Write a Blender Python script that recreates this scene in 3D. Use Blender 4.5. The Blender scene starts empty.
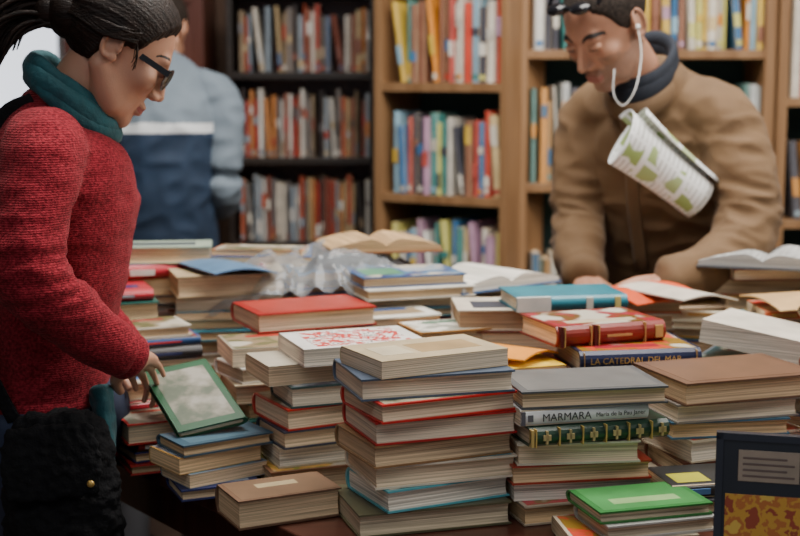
import bpy, bmesh, math, random
import numpy as np
from mathutils import Vector, Matrix, noise
random.seed(11)
R=random.random
def U(a,b): return a+(b-a)*random.random()
D2R=math.pi/180
scene=bpy.context.scene
COL=bpy.context.collection

# ------------------------------------------------------------ materials
def newmat(name):
    m=bpy.data.materials.new(name); m.use_nodes=True
    nt=m.node_tree; b=nt.nodes['Principled BSDF']
    return m,nt,b
def plain(name,col,rough=.6,metal=0,var=.15,vscale=12,bump=0,bscale=60,sheen=0,stretch=(1,1,1),spec=.5):
    m,nt,b=newmat(name)
    tc=nt.nodes.new('ShaderNodeTexCoord'); mp=nt.nodes.new('ShaderNodeMapping')
    mp.inputs['Scale'].default_value=stretch
    nt.links.new(tc.outputs['Object'],mp.inputs['Vector'])
    n=nt.nodes.new('ShaderNodeTexNoise'); n.inputs['Scale'].default_value=vscale; n.inputs['Detail'].default_value=5
    nt.links.new(mp.outputs[0],n.inputs['Vector'])
    r=nt.nodes.new('ShaderNodeValToRGB')
    r.color_ramp.elements[0].position=.3; r.color_ramp.elements[1].position=.7
    r.color_ramp.elements[0].color=tuple(c*(1-var) for c in col)+(1,)
    r.color_ramp.elements[1].color=tuple(min(1,c*(1+var)) for c in col)+(1,)
    nt.links.new(n.outputs['Fac'],r.inputs['Fac']); nt.links.new(r.outputs['Color'],b.inputs['Base Color'])
    b.inputs['Roughness'].default_value=rough; b.inputs['Metallic'].default_value=metal
    b.inputs['Specular IOR Level'].default_value=spec
    if sheen: b.inputs['Sheen Weight'].default_value=sheen
    if bump:
        n2=nt.nodes.new('ShaderNodeTexNoise'); n2.inputs['Scale'].default_value=bscale; n2.inputs['Detail'].default_value=3
        nt.links.new(mp.outputs[0],n2.inputs['Vector'])
        bp=nt.nodes.new('ShaderNodeBump'); bp.inputs['Strength'].default_value=bump; bp.inputs['Distance'].default_value=.004
        nt.links.new(n2.outputs['Fac'],bp.inputs['Height']); nt.links.new(bp.outputs[0],b.inputs['Normal'])
    return m
def attrmat(name,rough,pages=False):
    m,nt,b=newmat(name)
    a=nt.nodes.new('ShaderNodeAttribute'); a.attribute_name='col'
    tc=nt.nodes.new('ShaderNodeTexCoord'); mp=nt.nodes.new('ShaderNodeMapping')
    nt.links.new(tc.outputs['Object'],mp.inputs['Vector'])
    mp.inputs['Scale'].default_value=(5,5,700) if pages else (18,18,18)
    n=nt.nodes.new('ShaderNodeTexNoise'); n.inputs['Scale'].default_value=1; n.inputs['Detail'].default_value=3 if pages else 6
    nt.links.new(mp.outputs[0],n.inputs['Vector'])
    mr=nt.nodes.new('ShaderNodeMapRange')
    mr.inputs['From Min'].default_value=.3; mr.inputs['From Max'].default_value=.7
    mr.inputs['To Min'].default_value=.5 if pages else .78; mr.inputs['To Max'].default_value=1.16 if pages else 1.08
    nt.links.new(n.outputs['Fac'],mr.inputs['Value'])
    mx=nt.nodes.new('ShaderNodeVectorMath'); mx.operation='SCALE'
    nt.links.new(a.outputs['Color'],mx.inputs[0]); nt.links.new(mr.outputs[0],mx.inputs['Scale'])
    nt.links.new(mx.outputs[0],b.inputs['Base Color'])
    b.inputs['Roughness'].default_value=rough
    bp=nt.nodes.new('ShaderNodeBump'); bp.inputs['Strength'].default_value=.6 if pages else .08; bp.inputs['Distance'].default_value=.001
    nt.links.new(n.outputs['Fac'],bp.inputs['Height']); nt.links.new(bp.outputs[0],b.inputs['Normal'])
    if pages: b.inputs['Specular IOR Level'].default_value=.1
    return m
def patchy(name,cols,scale=20,rough=.4,detail=4):
    m,nt,b=newmat(name)
    tc=nt.nodes.new('ShaderNodeTexCoord')
    n=nt.nodes.new('ShaderNodeTexNoise'); n.inputs['Scale'].default_value=scale; n.inputs['Detail'].default_value=detail
    nt.links.new(tc.outputs['Object'],n.inputs['Vector'])
    r=nt.nodes.new('ShaderNodeValToRGB'); r.color_ramp.interpolation='CONSTANT' if detail==4 else 'LINEAR'
    e=r.color_ramp.elements
    while len(e)<len(cols): e.new(.5)
    for i,(p,c) in enumerate(cols): e[i].position=p; e[i].color=tuple(c)+(1,)
    nt.links.new(n.outputs['Fac'],r.inputs['Fac']); nt.links.new(r.outputs['Color'],b.inputs['Base Color'])
    b.inputs['Roughness'].default_value=rough
    return m
def jacketprint():
    m,nt,b=newmat('printed_jacket')
    a=nt.nodes.new('ShaderNodeAttribute'); a.attribute_name='col'
    tc=nt.nodes.new('ShaderNodeTexCoord')
    n=nt.nodes.new('ShaderNodeTexNoise'); n.inputs['Scale'].default_value=26; n.inputs['Detail'].default_value=3
    v=nt.nodes.new('ShaderNodeTexNoise'); v.inputs['Scale'].default_value=14; v.inputs['Detail'].default_value=1
    nt.links.new(tc.outputs['Object'],n.inputs['Vector']); nt.links.new(tc.outputs['Object'],v.inputs['Vector'])
    hs=nt.nodes.new('ShaderNodeHueSaturation'); hs.inputs['Value'].default_value=.45; hs.inputs['Hue'].default_value=.58
    nt.links.new(a.outputs['Color'],hs.inputs['Color'])
    r=nt.nodes.new('ShaderNodeMapRange'); r.inputs['From Min'].default_value=.46; r.inputs['From Max'].default_value=.54
    nt.links.new(n.outputs['Fac'],r.inputs['Value'])
    mx=nt.nodes.new('ShaderNodeMix'); mx.data_type='RGBA'
    nt.links.new(r.outputs[0],mx.inputs[0]); nt.links.new(a.outputs['Color'],mx.inputs[6]); nt.links.new(hs.outputs[0],mx.inputs[7])
    r2=nt.nodes.new('ShaderNodeMapRange'); r2.inputs['From Min'].default_value=.55; r2.inputs['From Max'].default_value=.60
    nt.links.new(v.outputs['Fac'],r2.inputs['Value'])
    m2=nt.nodes.new('ShaderNodeMix'); m2.data_type='RGBA'
    nt.links.new(r2.outputs[0],m2.inputs[0]); nt.links.new(mx.outputs[2],m2.inputs[6]); m2.inputs[7].default_value=(.55,.5,.4,1)
    nt.links.new(m2.outputs[2],b.inputs['Base Color']); b.inputs['Roughness'].default_value=.3
    return m
M_cover=attrmat('book_cover',.36)
M_pages=attrmat('book_pages',.85,True)
M_illus=patchy('illustrated_red_cover',[(0,(.75,.72,.68)),(.44,(.55,.04,.03)),(.53,(.78,.75,.7)),(.58,(.05,.04,.04)),(.61,(.8,.78,.74))],34)
M_illus2=patchy('illustrated_landscape',[(0,(.03,.05,.03)),(.40,(.09,.11,.07)),(.52,(.20,.19,.14)),(.66,(.32,.30,.25))],24,.5,3)
M_map=patchy('map_print',[(0,(.35,.06,.02)),(.42,(.62,.33,.04)),(.5,(.5,.16,.03)),(.58,(.72,.48,.08))],30)
M_print=jacketprint()
BM=[M_cover,M_pages,M_illus,M_illus2,M_map,M_print]
def wood(name,c1,c2,rough=.4,sc=3,st=(1,12,12)):
    m,nt,b=newmat(name)
    tc=nt.nodes.new('ShaderNodeTexCoord'); mp=nt.nodes.new('ShaderNodeMapping'); mp.inputs['Scale'].default_value=st
    nt.links.new(tc.outputs['Object'],mp.inputs['Vector'])
    n=nt.nodes.new('ShaderNodeTexNoise'); n.inputs['Scale'].default_value=sc; n.inputs['Detail'].default_value=8; n.inputs['Distortion'].default_value=.6
    nt.links.new(mp.outputs[0],n.inputs['Vector'])
    r=nt.nodes.new('ShaderNodeValToRGB'); r.color_ramp.elements[0].position=.3; r.color_ramp.elements[1].position=.7
    r.color_ramp.elements[0].color=c1+(1,); r.color_ramp.elements[1].color=c2+(1,)
    nt.links.new(n.outputs['Fac'],r.inputs['Fac']); nt.links.new(r.outputs[0],b.inputs['Base Color'])
    b.inputs['Roughness'].default_value=rough
    return m
def leafmat():
    m,nt,b=newmat('newspaper_print')
    uv=nt.nodes.new('ShaderNodeUVMap'); uv.uv_map='UVMap'
    br=nt.nodes.new('ShaderNodeTexBrick'); br.inputs['Scale'].default_value=1; br.inputs['Brick Width'].default_value=.26; br.inputs['Row Height'].default_value=.055; br.inputs['Mortar Size'].default_value=.018; br.offset=.0
    br.inputs['Color1'].default_value=(.50,.50,.48,1); br.inputs['Color2'].default_value=(.66,.66,.64,1); br.inputs['Mortar'].default_value=(.84,.85,.84,1)
    nt.links.new(uv.outputs[0],br.inputs['Vector'])
    br2=nt.nodes.new('ShaderNodeTexBrick'); br2.inputs['Scale'].default_value=1; br2.inputs['Brick Width'].default_value=.28; br2.inputs['Row Height'].default_value=.24; br2.inputs['Mortar Size'].default_value=.03
    br2.inputs['Color1'].default_value=(.30,.42,.12,1); br2.inputs['Color2'].default_value=(.45,.52,.30,1); br2.inputs['Mortar'].default_value=(.84,.85,.84,1)
    nt.links.new(uv.outputs[0],br2.inputs['Vector'])
    n=nt.nodes.new('ShaderNodeTexNoise'); n.inputs['Scale'].default_value=2.6; n.inputs['Detail'].default_value=0
    nt.links.new(uv.outputs[0],n.inputs['Vector'])
    mr=nt.nodes.new('ShaderNodeMapRange'); mr.inputs['From Min'].default_value=.53; mr.inputs['From Max'].default_value=.55
    nt.links.new(n.outputs['Fac'],mr.inputs['Value'])
    mx=nt.nodes.new('ShaderNodeMix'); mx.data_type='RGBA'
    nt.links.new(mr.outputs[0],mx.inputs[0]); nt.links.new(br.outputs['Color'],mx.inputs[6]); nt.links.new(br2.outputs['Color'],mx.inputs[7])
    nt.links.new(mx.outputs[2],b.inputs['Base Color']); b.inputs['Roughness'].default_value=.7
    return m
M_leaf=leafmat()

# ------------------------------------------------------------ mesh builder
class MB:
    def __init__(s): s.V=[];s.F=[];s.C=[];s.M=[]
    def add(s,vs,fs,col,mi,mtx):
        o=len(s.V)
        s.V+= [tuple(mtx@Vector(v)) for v in vs]
        s.F+= [tuple(o+i for i in f) for f in fs]
        s.C+= [col]*len(fs); s.M+=[mi]*len(fs)
    def box(s,mtx,x0,x1,y0,y1,z0,z1,col=(1,1,1),mi=0):
        vs=[(x0,y0,z0),(x1,y0,z0),(x1,y1,z0),(x0,y1,z0),(x0,y0,z1),(x1,y0,z1),(x1,y1,z1),(x0,y1,z1)]
        s.add(vs,[(0,3,2,1),(4,5,6,7),(0,1,5,4),(1,2,6,5),(2,3,7,6),(3,0,4,7)],col,mi,mtx)
    def obj(s,name,mats,origin=(0,0,0),bevel=0):
        o=Vector(origin); me=bpy.data.meshes.new(name)
        me.from_pydata([tuple(Vector(v)-o) for v in s.V],[],s.F)
        for m in mats: me.materials.append(m)
        me.polygons.foreach_set('material_index',s.M)
        ca=me.color_attributes.new('col','FLOAT_COLOR','CORNER')
        arr=[]
        for p,c in zip(me.polygons,s.C): arr+= (list(c)+[1])*p.loop_total
        ca.data.foreach_set('color',arr)
        me.update()
        ob=bpy.data.objects.new(name,me); ob.location=o; COL.objects.link(ob)
        if bevel:
            b=ob.modifiers.new('bevel','BEVEL'); b.width=bevel; b.segments=2; b.limit_method='ANGLE'
        return ob

def book(mb,mtx,L,W,T,col,hard=True,pagecol=None,art=None,bands=None,spinecol=None):
    """local: x along spine length, y spine(-)->fore edge(+), z thickness 0..T"""
    pc=pagecol or PAGE()
    b=.0028 if hard else .0008
    ins=.0035 if hard else .0003
    bul=.005 if hard else .0008
    O=[];I=[]
    O.append((W/2,0));I.append((W/2,b))
    O.append((-W/2+.006,0));I.append((-W/2+.007,b))
    for k in range(1,6):
        t=k/6; a=math.sin(math.pi*t)
        O.append((-W/2+.003-bul*a*1.0-.003*a,T*t)); I.append((-W/2+.003-bul*a+ b,b+(T-2*b)*t))
    O.append((-W/2+.006,T));I.append((-W/2+.007,T-b))
    O.append((W/2,T));I.append((W/2,T-b))
    n=len(O); vs=[]
    for x in (-L/2,L/2):
        vs+= [(x,y,z) for y,z in O]; vs+= [(x,y,z) for y,z in I]
    fs=[];fsp=[]
    for i in range(n-1):
        q=(i,i+1,2*n+i+1,2*n+i)
        (fsp if 1<=i<n-2 else fs).append(q)
        fs.append((n+i,3*n+i,3*n+i+1,n+i+1))
        fs.append((i,n+i,n+i+1,i+1)); fs.append((2*n+i,2*n+i+1,3*n+i+1,3*n+i))
    fs.append((0,2*n,3*n,n)); fs.append((n-1,2*n-1,4*n-1,3*n-1))
    mb.add(vs,fs,col,0,mtx)
    mb.add(vs,fsp,spinecol or col,0,mtx)
    y0=-W/2+.003; y1=W/2-ins; z0=b; z1=T-b; c=.003 if hard else .0006
    P=[(y0,z0),(y1,z0),(y1-c*.8,z0+(z1-z0)*.2),(y1-c*1.3,(z0+z1)/2),(y1-c*.8,z0+(z1-z0)*.8),(y1,z1),(y0,z1)]
    k=len(P); vs=[(-L/2+ins,y,z) for y,z in P]+[(L/2-ins,y,z) for y,z in P]
    fs=[(i,(i+1)%k,k+(i+1)%k,k+i) for i in range(k)]
    vs+= [(-L/2+ins,y0,(z0+z1)/2),(L/2-ins,y0,(z0+z1)/2)]
    c0=2*k; c1=2*k+1
    for i in range(k-1):
        fs.append((c0,i+1,i)); fs.append((c1,k+i,k+i+1))
    mb.add(vs,fs,pc,1,mtx)
    if art is not None:
        arts=art if isinstance(art,list) else [art]
        for q,(mi,ac,(ax0,ax1,ay0,ay1)) in enumerate(arts):
            mb.box(mtx,-L/2+L*ax0,-L/2+L*ax1,-W/2+W*ay0,-W/2+W*ay1,T-.0001,T+.0003+.0001*q,ac,mi)
    if bands:
        for (x0,x1,zf0,zf1,bc) in bands:
            e=bul+.0012
            mb.box(mtx,-L/2+L*x0,-L/2+L*x1,-W/2-e,-W/2+.004,T*zf0,T*zf1,bc,0)
def PAGE():
    k=U(.72,1.22); w=U(0,1)**1.3
    return (min(.88,.74*k),(.63-.12*w)*k,(.46-.18*w)*k)
MUTED=[(.30,.22,.13),(.04,.05,.07),(.55,.45,.30),(.40,.03,.02),(.03,.08,.22),(.68,.63,.52),(.06,.18,.11),(.48,.26,.07),(.70,.62,.42),(.22,.05,.03),(.04,.24,.32),(.60,.04,.03),(.75,.72,.64),(.03,.025,.025),(.28,.34,.40),(.62,.34,.07),(.45,.02,.035),(.08,.20,.42),(.55,.05,.025),(.02,.11,.09),(.025,.035,.13),(.32,.015,.03)]
def T3(x,y,z,th): return Matrix.Translation((x,y,z))@Matrix.Rotation(th*D2R,4,'Z')
def stack(x,y,th,books=None,h=None,L=.21,W=.145,z0=.83,jit=1.0,name='book_stack',tmin=.015,tmax=.04,top=None):
    mb=MB(); z=z0; info=[]
    if books is None:
        books=[]; rem=h
        while rem>.012:
            t=min(rem,U(tmin,tmax)); 
            if rem-t<.012: t=rem
            rem-=t; books.append(dict(T=t))
    if top: books[-1].update(top)
    for bk in books:
        l=bk.get('L',L*U(.82,1.1)); w=bk.get('W',W*U(.82,1.08)); t=bk['T']; c=bk.get('c',random.choice(MUTED))
        a=th+bk.get('dth',U(-8,8)*jit); dx=bk.get('dx',U(-.011,.011)*jit); dy=bk.get('dy',U(-.011,.011)*jit)
        front=bk.get('front',R()<.2)
        m=T3(x+dx,y+dy,z,a)
        m2=m if front else m@Matrix.Rotation(math.pi,4,'Z')
        hard=bk.get('hard',R()<.7)
        art=bk.get('art')
        if art is None and R()<.85:
            if R()<.55:
                ac=random.choice(MUTED); art=[(5,ac,(.03,.97,.04,.96)),(0,random.choice(MUTED),(U(.1,.2),U(.6,.9),U(.12,.2),U(.28,.38)))]
            else:
                art=[(0,random.choice(MUTED),(U(.1,.2),U(.8,.9),U(.15,.45),U(.55,.85)))]
                if R()<.6: art.append((0,random.choice(MUTED),(U(.2,.3),U(.5,.8),U(.2,.3),U(.32,.4))))
        bands=bk.get('bands')
        if bands is None and front: bands=[(.08,.35,.3,.7,random.choice(MUTED)),(.45,.8,.4,.6,random.choice(MUTED))]
        book(mb,m2,l,w,t-.0006,c,hard,bk.get('pc'),art,bands,bk.get('sc'))
        info.append((m,l,w,t,z)); z+=t
    ob=mb.obj(name,BM,(x,y,z0))
    return ob,info
def fronttext(parent,m,l,w,t,txt,size,xo,col_mat,zoff=.5,e=.0065):
    cu=bpy.data.curves.new('title','FONT'); cu.body=txt; cu.size=size; cu.extrude=.0002; cu.align_y='CENTER'
    cu.materials.append(col_mat)
    o=bpy.data.objects.new('spine_title',cu); COL.objects.link(o)
    loc=m@Matrix.Translation((-l/2+xo,-w/2-e,t*zoff))@Matrix.Rotation(math.pi/2,4,'X')
    o.parent=parent; o.matrix_parent_inverse=Matrix.Translation(parent.location).inverted()
    o.matrix_basis=loc
    return o

# ------------------------------------------------------------ room
M_floor=wood('floor_wood',(.05,.035,.025),(.09,.06,.045),.5)
M_wall=plain('wall_plaster',(.10,.055,.035),.8,var=.25,vscale=3,bump=.2)
M_wall2=plain('wall_teal',(.04,.085,.078),.8,var=.25,vscale=3)
M_ceil=plain('ceiling_paint',(.36,.34,.31),.9,var=.05)
I4=Matrix.Identity(4)
def simplebox(name,b,mat,bev=0):
    mb=MB(); cx=((b[0]+b[1])/2,(b[2]+b[3])/2,(b[4]+b[5])/2); mb.box(I4,*b); return mb.obj(name,[mat],cx,bev)
simplebox('floor',(-3.2,3.2,-2,5.6,-.1,0),M_floor)
simplebox('wall_back',(-3.2,3.2,5.5,5.6,0,3.1),M_wall)
simplebox('wall_left',(-3.3,-3.2,-2,5.6,0,3.1),M_wall)
simplebox('wall_right',(3.2,3.3,-2,5.6,0,3.1),M_wall)
simplebox('ceiling',(-3.3,3.3,-2,5.6,3.1,3.2),M_ceil)
simplebox('baseboard_back',(-3.2,3.2,5.48,5.5,0,.1),M_wall2)
mw,nt,b=newmat('window_daylight'); b.inputs['Base Color'].default_value=(.8,.83,.88,1); b.inputs['Emission Color'].default_value=(.85,.9,1,1); b.inputs['Emission Strength'].default_value=1.6
M_frame=plain('window_frame_paint',(.6,.6,.58),.5)
mb=MB(); mb.box(I4,-2.3,-1.32,5.485,5.495,1.35,2.3,mi=0)
for bx in [(-2.36,-2.3,1.3,2.36),(-1.32,-1.26,1.3,2.36),(-2.36,-1.26,1.3,1.36),(-2.36,-1.26,2.3,2.36),(-1.83,-1.79,1.35,2.3)]:
    mb.box(I4,bx[0],bx[1],5.46,5.5,bx[2],bx[3],mi=1)
mb.obj('window_1',[mw,M_frame],(-1.8,5.48,1.8))

# ------------------------------------------------------------ bookcases
W_pine=wood('shelf_pine',(.22,.112,.047),(.33,.185,.088),.45,2,(12,12,1))
W_dark=wood('shelf_black',(.014,.010,.009),(.035,.024,.018),.4)
W_red=wood('cabinet_mahogany',(.07,.02,.012),(.13,.04,.025),.35,2,(8,8,1))
P_BRIGHT=[(.65,.07,.04),(.8,.74,.62),(.75,.5,.08),(.06,.2,.42),(.62,.58,.5),(.75,.28,.04),(.08,.3,.28),(.08,.08,.1),(.7,.66,.2),(.55,.1,.08),(.3,.5,.62),(.85,.82,.75),(.3,.13,.08),(.5,.3,.42),(.85,.8,.7),(.8,.6,.3)]
P_DVD=[(.22,.20,.2),(.6,.58,.54),(.12,.18,.3),(.5,.10,.05),(.75,.68,.58),(.35,.26,.17),(.08,.07,.07),(.6,.45,.25),(.30,.36,.42),(.62,.25,.08),(.8,.76,.7),(.3,.10,.07),(.45,.05,.04)]
P_RED=[(.65,.05,.03),(.7,.09,.04),(.6,.04,.04),(.75,.68,.58),(.7,.22,.06)]
P_COOL=[(.35,.45,.5),(.6,.62,.6),(.10,.2,.32),(.72,.7,.62),(.13,.13,.15),(.5,.3,.14),(.18,.33,.3),(.75,.35,.1)]
def bookcase(name,x,y,rot,width,depth,shelves,top,mat,pals,hs,backmat,post=.028,bt=.028,tmin=.010,tmax=.032,plean=.2):
    mt=T3(x,y,0,rot); mb=MB(); MT=[mat,backmat]
    mb.box(mt,0,post,0,depth,0,top,mi=0); mb.box(mt,width-post,width,0,depth,0,top,mi=0)
    mb.box(mt,post,width-post,depth-.012,depth,0,top,mi=1)
    mb.box(mt,post,width-post,0,depth-.012,top-bt,top,mi=0)
    for z in shelves: mb.box(mt,post,width-post,.004,depth-.012,z-bt,z,mi=0)
    case=mb.obj(name,MT,(mt@Vector((width/2,depth/2,0))),.002)
    mb=MB()
    for i,z in enumerate(shelves):
        pal=pals[i%len(pals)]; hmax=hs[i%len(hs)]
        xx=width-post-.003
        while xx>post+.03:
            t=U(tmin,tmax); h=hmax*U(.80,1.0); w=min(depth-.03,U(.13,.17))
            if R()<.03: xx-=U(.005,.02)
            lean=U(2,9) if R()<plean else 0
            c=random.choice(pal); 
            sh=h*math.sin(lean*D2R)
            if xx-t-sh<post+.004:
                lean=0; sh=0
                if xx-t<post+.004: break
            bnd=[]
            if R()<.8:
                f0=U(.05,.7); bnd.append((f0,f0+U(.08,.25),.1,.9,random.choice(pal)))
            if R()<.5: bnd.append((.04,.1,.15,.85,random.choice(pal)))
            m=mt@Matrix.Translation((xx,.012+U(0,.02)+w/2,z+.001+(t*math.sin(lean*D2R) if lean else 0)))@Matrix.Rotation(-lean*D2R,4,'Y')@Matrix(((0,0,-1,0),(0,1,0,0),(1,0,0,0),(0,0,0,1)))@Matrix.Translation((h/2,0,0))
            book(mb,m,h,w,t*.97,c,R()<.5,None,None,bnd)
            xx-=t+sh+.0008
    o=mb.obj('row_of_books',BM,case.location); o.parent=case; o.matrix_parent_inverse=Matrix.Translation(case.location).inverted()
    return case
bookcase('bookshelf',-.085,4.60,-32,.49,.26,[.40,.76,1.117,1.475,1.84],2.25,W_pine,[P_BRIGHT,P_BRIGHT,P_BRIGHT,P_BRIGHT],[.27,.28,.27,.29],M_wall2,.026)
bookcase('bookshelf',.365,4.42,0,.81,.28,[.34,.75,1.16,1.578],2.05,W_pine,[P_BRIGHT,P_COOL,P_COOL,P_BRIGHT],[.28,.2,.32,.30],M_wall2,.035)
bookcase('bookshelf',1.18,4.40,0,.9,.28,[.34,.68,1.046,1.43],1.95,W_pine,[P_RED,P_COOL,P_COOL,P_RED],[.25,.25,.30,.33],M_wall2,.03)
bookcase('media_shelf',-.62,5.05,0,.535,.22,[.30,.60,.90,1.205,1.51],1.80,W_dark,[P_DVD],[.27,.26,.245,.25,.24],W_red,.022,.026,.010,.020,.08)
mb=MB()
mb.box(I4,-1.2,-.70,5.05,5.4,0,2.6,mi=0)
for z in (.1,.95,1.75): 
    mb.box(I4,-1.16,-.965,5.035,5.05,z,z+.7,mi=0); mb.box(I4,-.935,-.74,5.035,5.05,z,z+.7,mi=0)
    mb.box(I4,-1.12,-1.005,5.028,5.036,z+.05,z+.65,mi=0); mb.box(I4,-.895,-.78,5.028,5.036,z+.05,z+.65,mi=0)
mb.box(I4,-1.23,-.67,5.02,5.42,2.6,2.66,mi=0)
mb.obj('wooden_cabinet',[W_red],(-.95,5.2,0),.004)

# ------------------------------------------------------------ table
W_table=wood('table_wood',(.045,.013,.009),(.10,.032,.02),.28,3,(3,14,3))
poly=[(.1,1.66),(1.5,1.72),(1.5,3.1),(-1.0,3.1)]
def prism(mb,poly,z0,z1,mi=0):
    n=len(poly); vs=[(x,y,z0) for x,y in poly]+[(x,y,z1) for x,y in poly]
    fs=[tuple(range(n-1,-1,-1)),tuple(range(n,2*n))]+[(i,(i+1)%n,n+(i+1)%n,n+i) for i in range(n)]
    mb.add(vs,fs,(1,1,1),mi,I4)
mb=MB(); prism(mb,poly,.80,.829)
pin=[(.115,1.72),(1.45,1.77),(1.45,3.05),(-.90,3.05)]
for i in range(4):
    a=Vector(pin[i]); c=Vector(pin[(i+1)%4]); d=(c-a).normalized(); n=Vector((-d.y,d.x))
    prism(mb,[tuple(a),tuple(c),tuple(c+n*.022),tuple(a+n*.022)],.70,.80)
for (x,y) in [(.15,1.80),(1.40,1.82),(1.40,3.0),(-.78,2.98)]:
    mb.box(I4,x-.03,x+.03,y-.03,y+.03,0,.80)
mb.obj('market_table',[W_table],(0,2.4,0),.003)

# ------------------------------------------------------------ stacks
M_ink=plain('ink_dark',(.03,.03,.035),.6); M_gold=plain('gold_leaf',(.65,.42,.12),.35,metal=.6)
c=dict
stack(.04,2.085,22,[c(T=.036,L=.238,W=.165,c=(.10,.095,.05),dth=-5,dx=-.010,dy=-.004,hard=True,front=False,pc=(.62,.52,.36)),
 c(T=.034,L=.205,W=.15,c=(.10,.40,.46),dth=4,dx=.002,dy=0,hard=True,front=False,pc=(.8,.74,.62)),
 c(T=.034,L=.225,W=.15,c=(.66,.60,.48),dth=-3,dx=.006,dy=.0,hard=True,front=False,pc=(.74,.60,.42)),
 c(T=.034,L=.228,W=.155,c=(.26,.15,.07),dth=2,dx=-.004,dy=.0,hard=True,front=False,pc=(.62,.46,.29)),
 c(T=.035,L=.225,W=.155,c=(.42,.02,.02),dth=-2,dx=.004,hard=True,front=False,pc=(.78,.66,.50)),
 c(T=.029,L=.222,W=.152,c=(.55,.02,.02),dth=3,dx=.003,hard=True,front=False,pc=(.68,.53,.37)),
 c(T=.033,L=.238,W=.165,c=(.07,.10,.15),dth=-5,dx=-.006,hard=True,front=False,pc=(.74,.62,.46)),
 c(T=.027,L=.215,W=.14,c=(.52,.42,.26),dth=6,dx=-.004,dy=.004,hard=False,front=False,pc=(.72,.60,.44),art=[(0,(.40,.27,.13),(.12,.6,.3,.75)),(0,(.6,.52,.36),(.66,.9,.3,.75))])])
o,inf=stack(.272,2.125,14,[c(T=.031,L=.22,W=.15,c=(.4,.33,.24),front=False,dth=3),
 c(T=.028,L=.215,W=.14,c=(.75,.70,.6),front=False,hard=False,dth=-5,pc=(.82,.76,.64)),
 c(T=.030,L=.22,W=.145,c=(.32,.04,.02),front=False,dth=-4,dx=-.008,hard=True),
 c(T=.034,L=.19,W=.14,c=(.6,.54,.42),front=False,dx=-.01,pc=(.72,.58,.40)),
 c(T=.029,L=.225,W=.15,c=(.012,.045,.025),front=True,dth=2,dx=.008,dy=-.004,hard=True,bands=[(.0,.02,.05,.95,(.5,.36,.12))]+[(k/6+.03,k/6+.04,.02,.98,(.5,.34,.10)) for k in range(6)]+[(k/6+.085,k/6+.14,.35,.65,(.45,.35,.16)) for k in range(6)]+[(k/6+.105,k/6+.12,.15,.85,(.45,.35,.16)) for k in range(6)]),
 c(T=.026,L=.205,W=.145,c=(.78,.79,.78),front=True,dth=1,dx=-.012,dy=-.004,hard=False,bands=[(.0,.03,.1,.9,(.1,.1,.12)),(.05,.09,.3,.7,(.12,.12,.14))]),
 c(T=.027,L=.23,W=.16,c=(.09,.095,.10),front=False,dth=-3,dx=.006,dy=.004,hard=True,art=(0,(.14,.14,.135),(.05,.95,.06,.94)))])
m,l,w,t,z=inf[5]
fronttext(o,m,l,w,t,'MARMARA',.0165,.032,M_ink,.48,.003)
fronttext(o,m,l,w,t,'Maria de la Pau Janer',.0095,.118,M_ink,.48,.003)
stack(.345,1.965,14,[c(T=.024,L=.185,W=.12,c=(.5,.42,.3),front=False,dx=-.02),c(T=.022,L=.17,W=.115,c=(.45,.45,.42),front=False),c(T=.018,L=.175,W=.12,c=(.025,.17,.035),front=False,hard=True,dth=2,art=[(0,(.05,.24,.06),(.05,.95,.06,.94)),(0,(.25,.42,.16),(.2,.8,.55,.75))])])
stack(.475,2.080,8,[c(T=.022,L=.17,W=.11,c=(.4,.3,.2),front=False),c(T=.022,L=.175,W=.11,c=(.05,.05,.06),front=False,hard=True),c(T=.022,L=.17,W=.105,c=(.03,.03,.03),dth=4,front=True,hard=False,art=[(0,(.50,.47,.04),(.08,.40,.15,.6)),(0,(.5,.48,.4),(.55,.9,.2,.5))])])
stack(.525,2.25,17,[c(T=.03,L=.23,W=.16,c=(.45,.38,.28),front=False),c(T=.032,L=.2,W=.15,c=(.14,.05,.03),front=False,hard=True),
 c(T=.036,L=.22,W=.15,c=(.6,.52,.38),front=False,pc=(.82,.74,.60)),c(T=.028,L=.2,W=.15,c=(.06,.16,.24),front=False,dx=-.01,hard=True),
 c(T=.031,L=.215,W=.155,c=(.28,.25,.22),front=False,dx=-.006,hard=True,pc=(.76,.64,.48)),
 c(T=.037,L=.25,W=.18,c=(.13,.065,.036),front=False,hard=True,dth=2,pc=(.62,.44,.27),art=(0,(.16,.082,.045),(.06,.94,.08,.92)))])
o,inf=stack(.34,2.465,12,[c(T=.04),c(T=.044),c(T=.044),c(T=.044),c(T=.037,L=.215,W=.155,c=(.010,.013,.045),sc=(.008,.013,.055),front=True,hard=True,dth=-2,dx=.055,dy=-.058,bands=[(.03,.035,.05,.95,(.5,.3,.1)),(.955,.96,.05,.95,(.5,.3,.1))]),
 c(T=.036,L=.21,W=.15,c=(.22,.018,.010),front=True,hard=True,dth=8,dx=.0,dy=-.012,bands=[(.02,.05,.0,1,(.08,.01,.01)),(.06,.07,.02,.98,(.5,.3,.1)),(.3,.31,.02,.98,(.5,.3,.1)),(.33,.36,.0,1,(.08,.01,.01)),(.37,.38,.02,.98,(.5,.3,.1)),(.45,.68,.38,.5,(.5,.3,.1)),(.8,.81,.02,.98,(.5,.3,.1)),(.9,.97,.2,.8,(.5,.3,.1))])])
m,l,w,t,z=inf[4]; fronttext(o,m,l,w,t,'LA CATEDRAL DEL MAR',.0150,.016,M_gold,.55,.0085)
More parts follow.
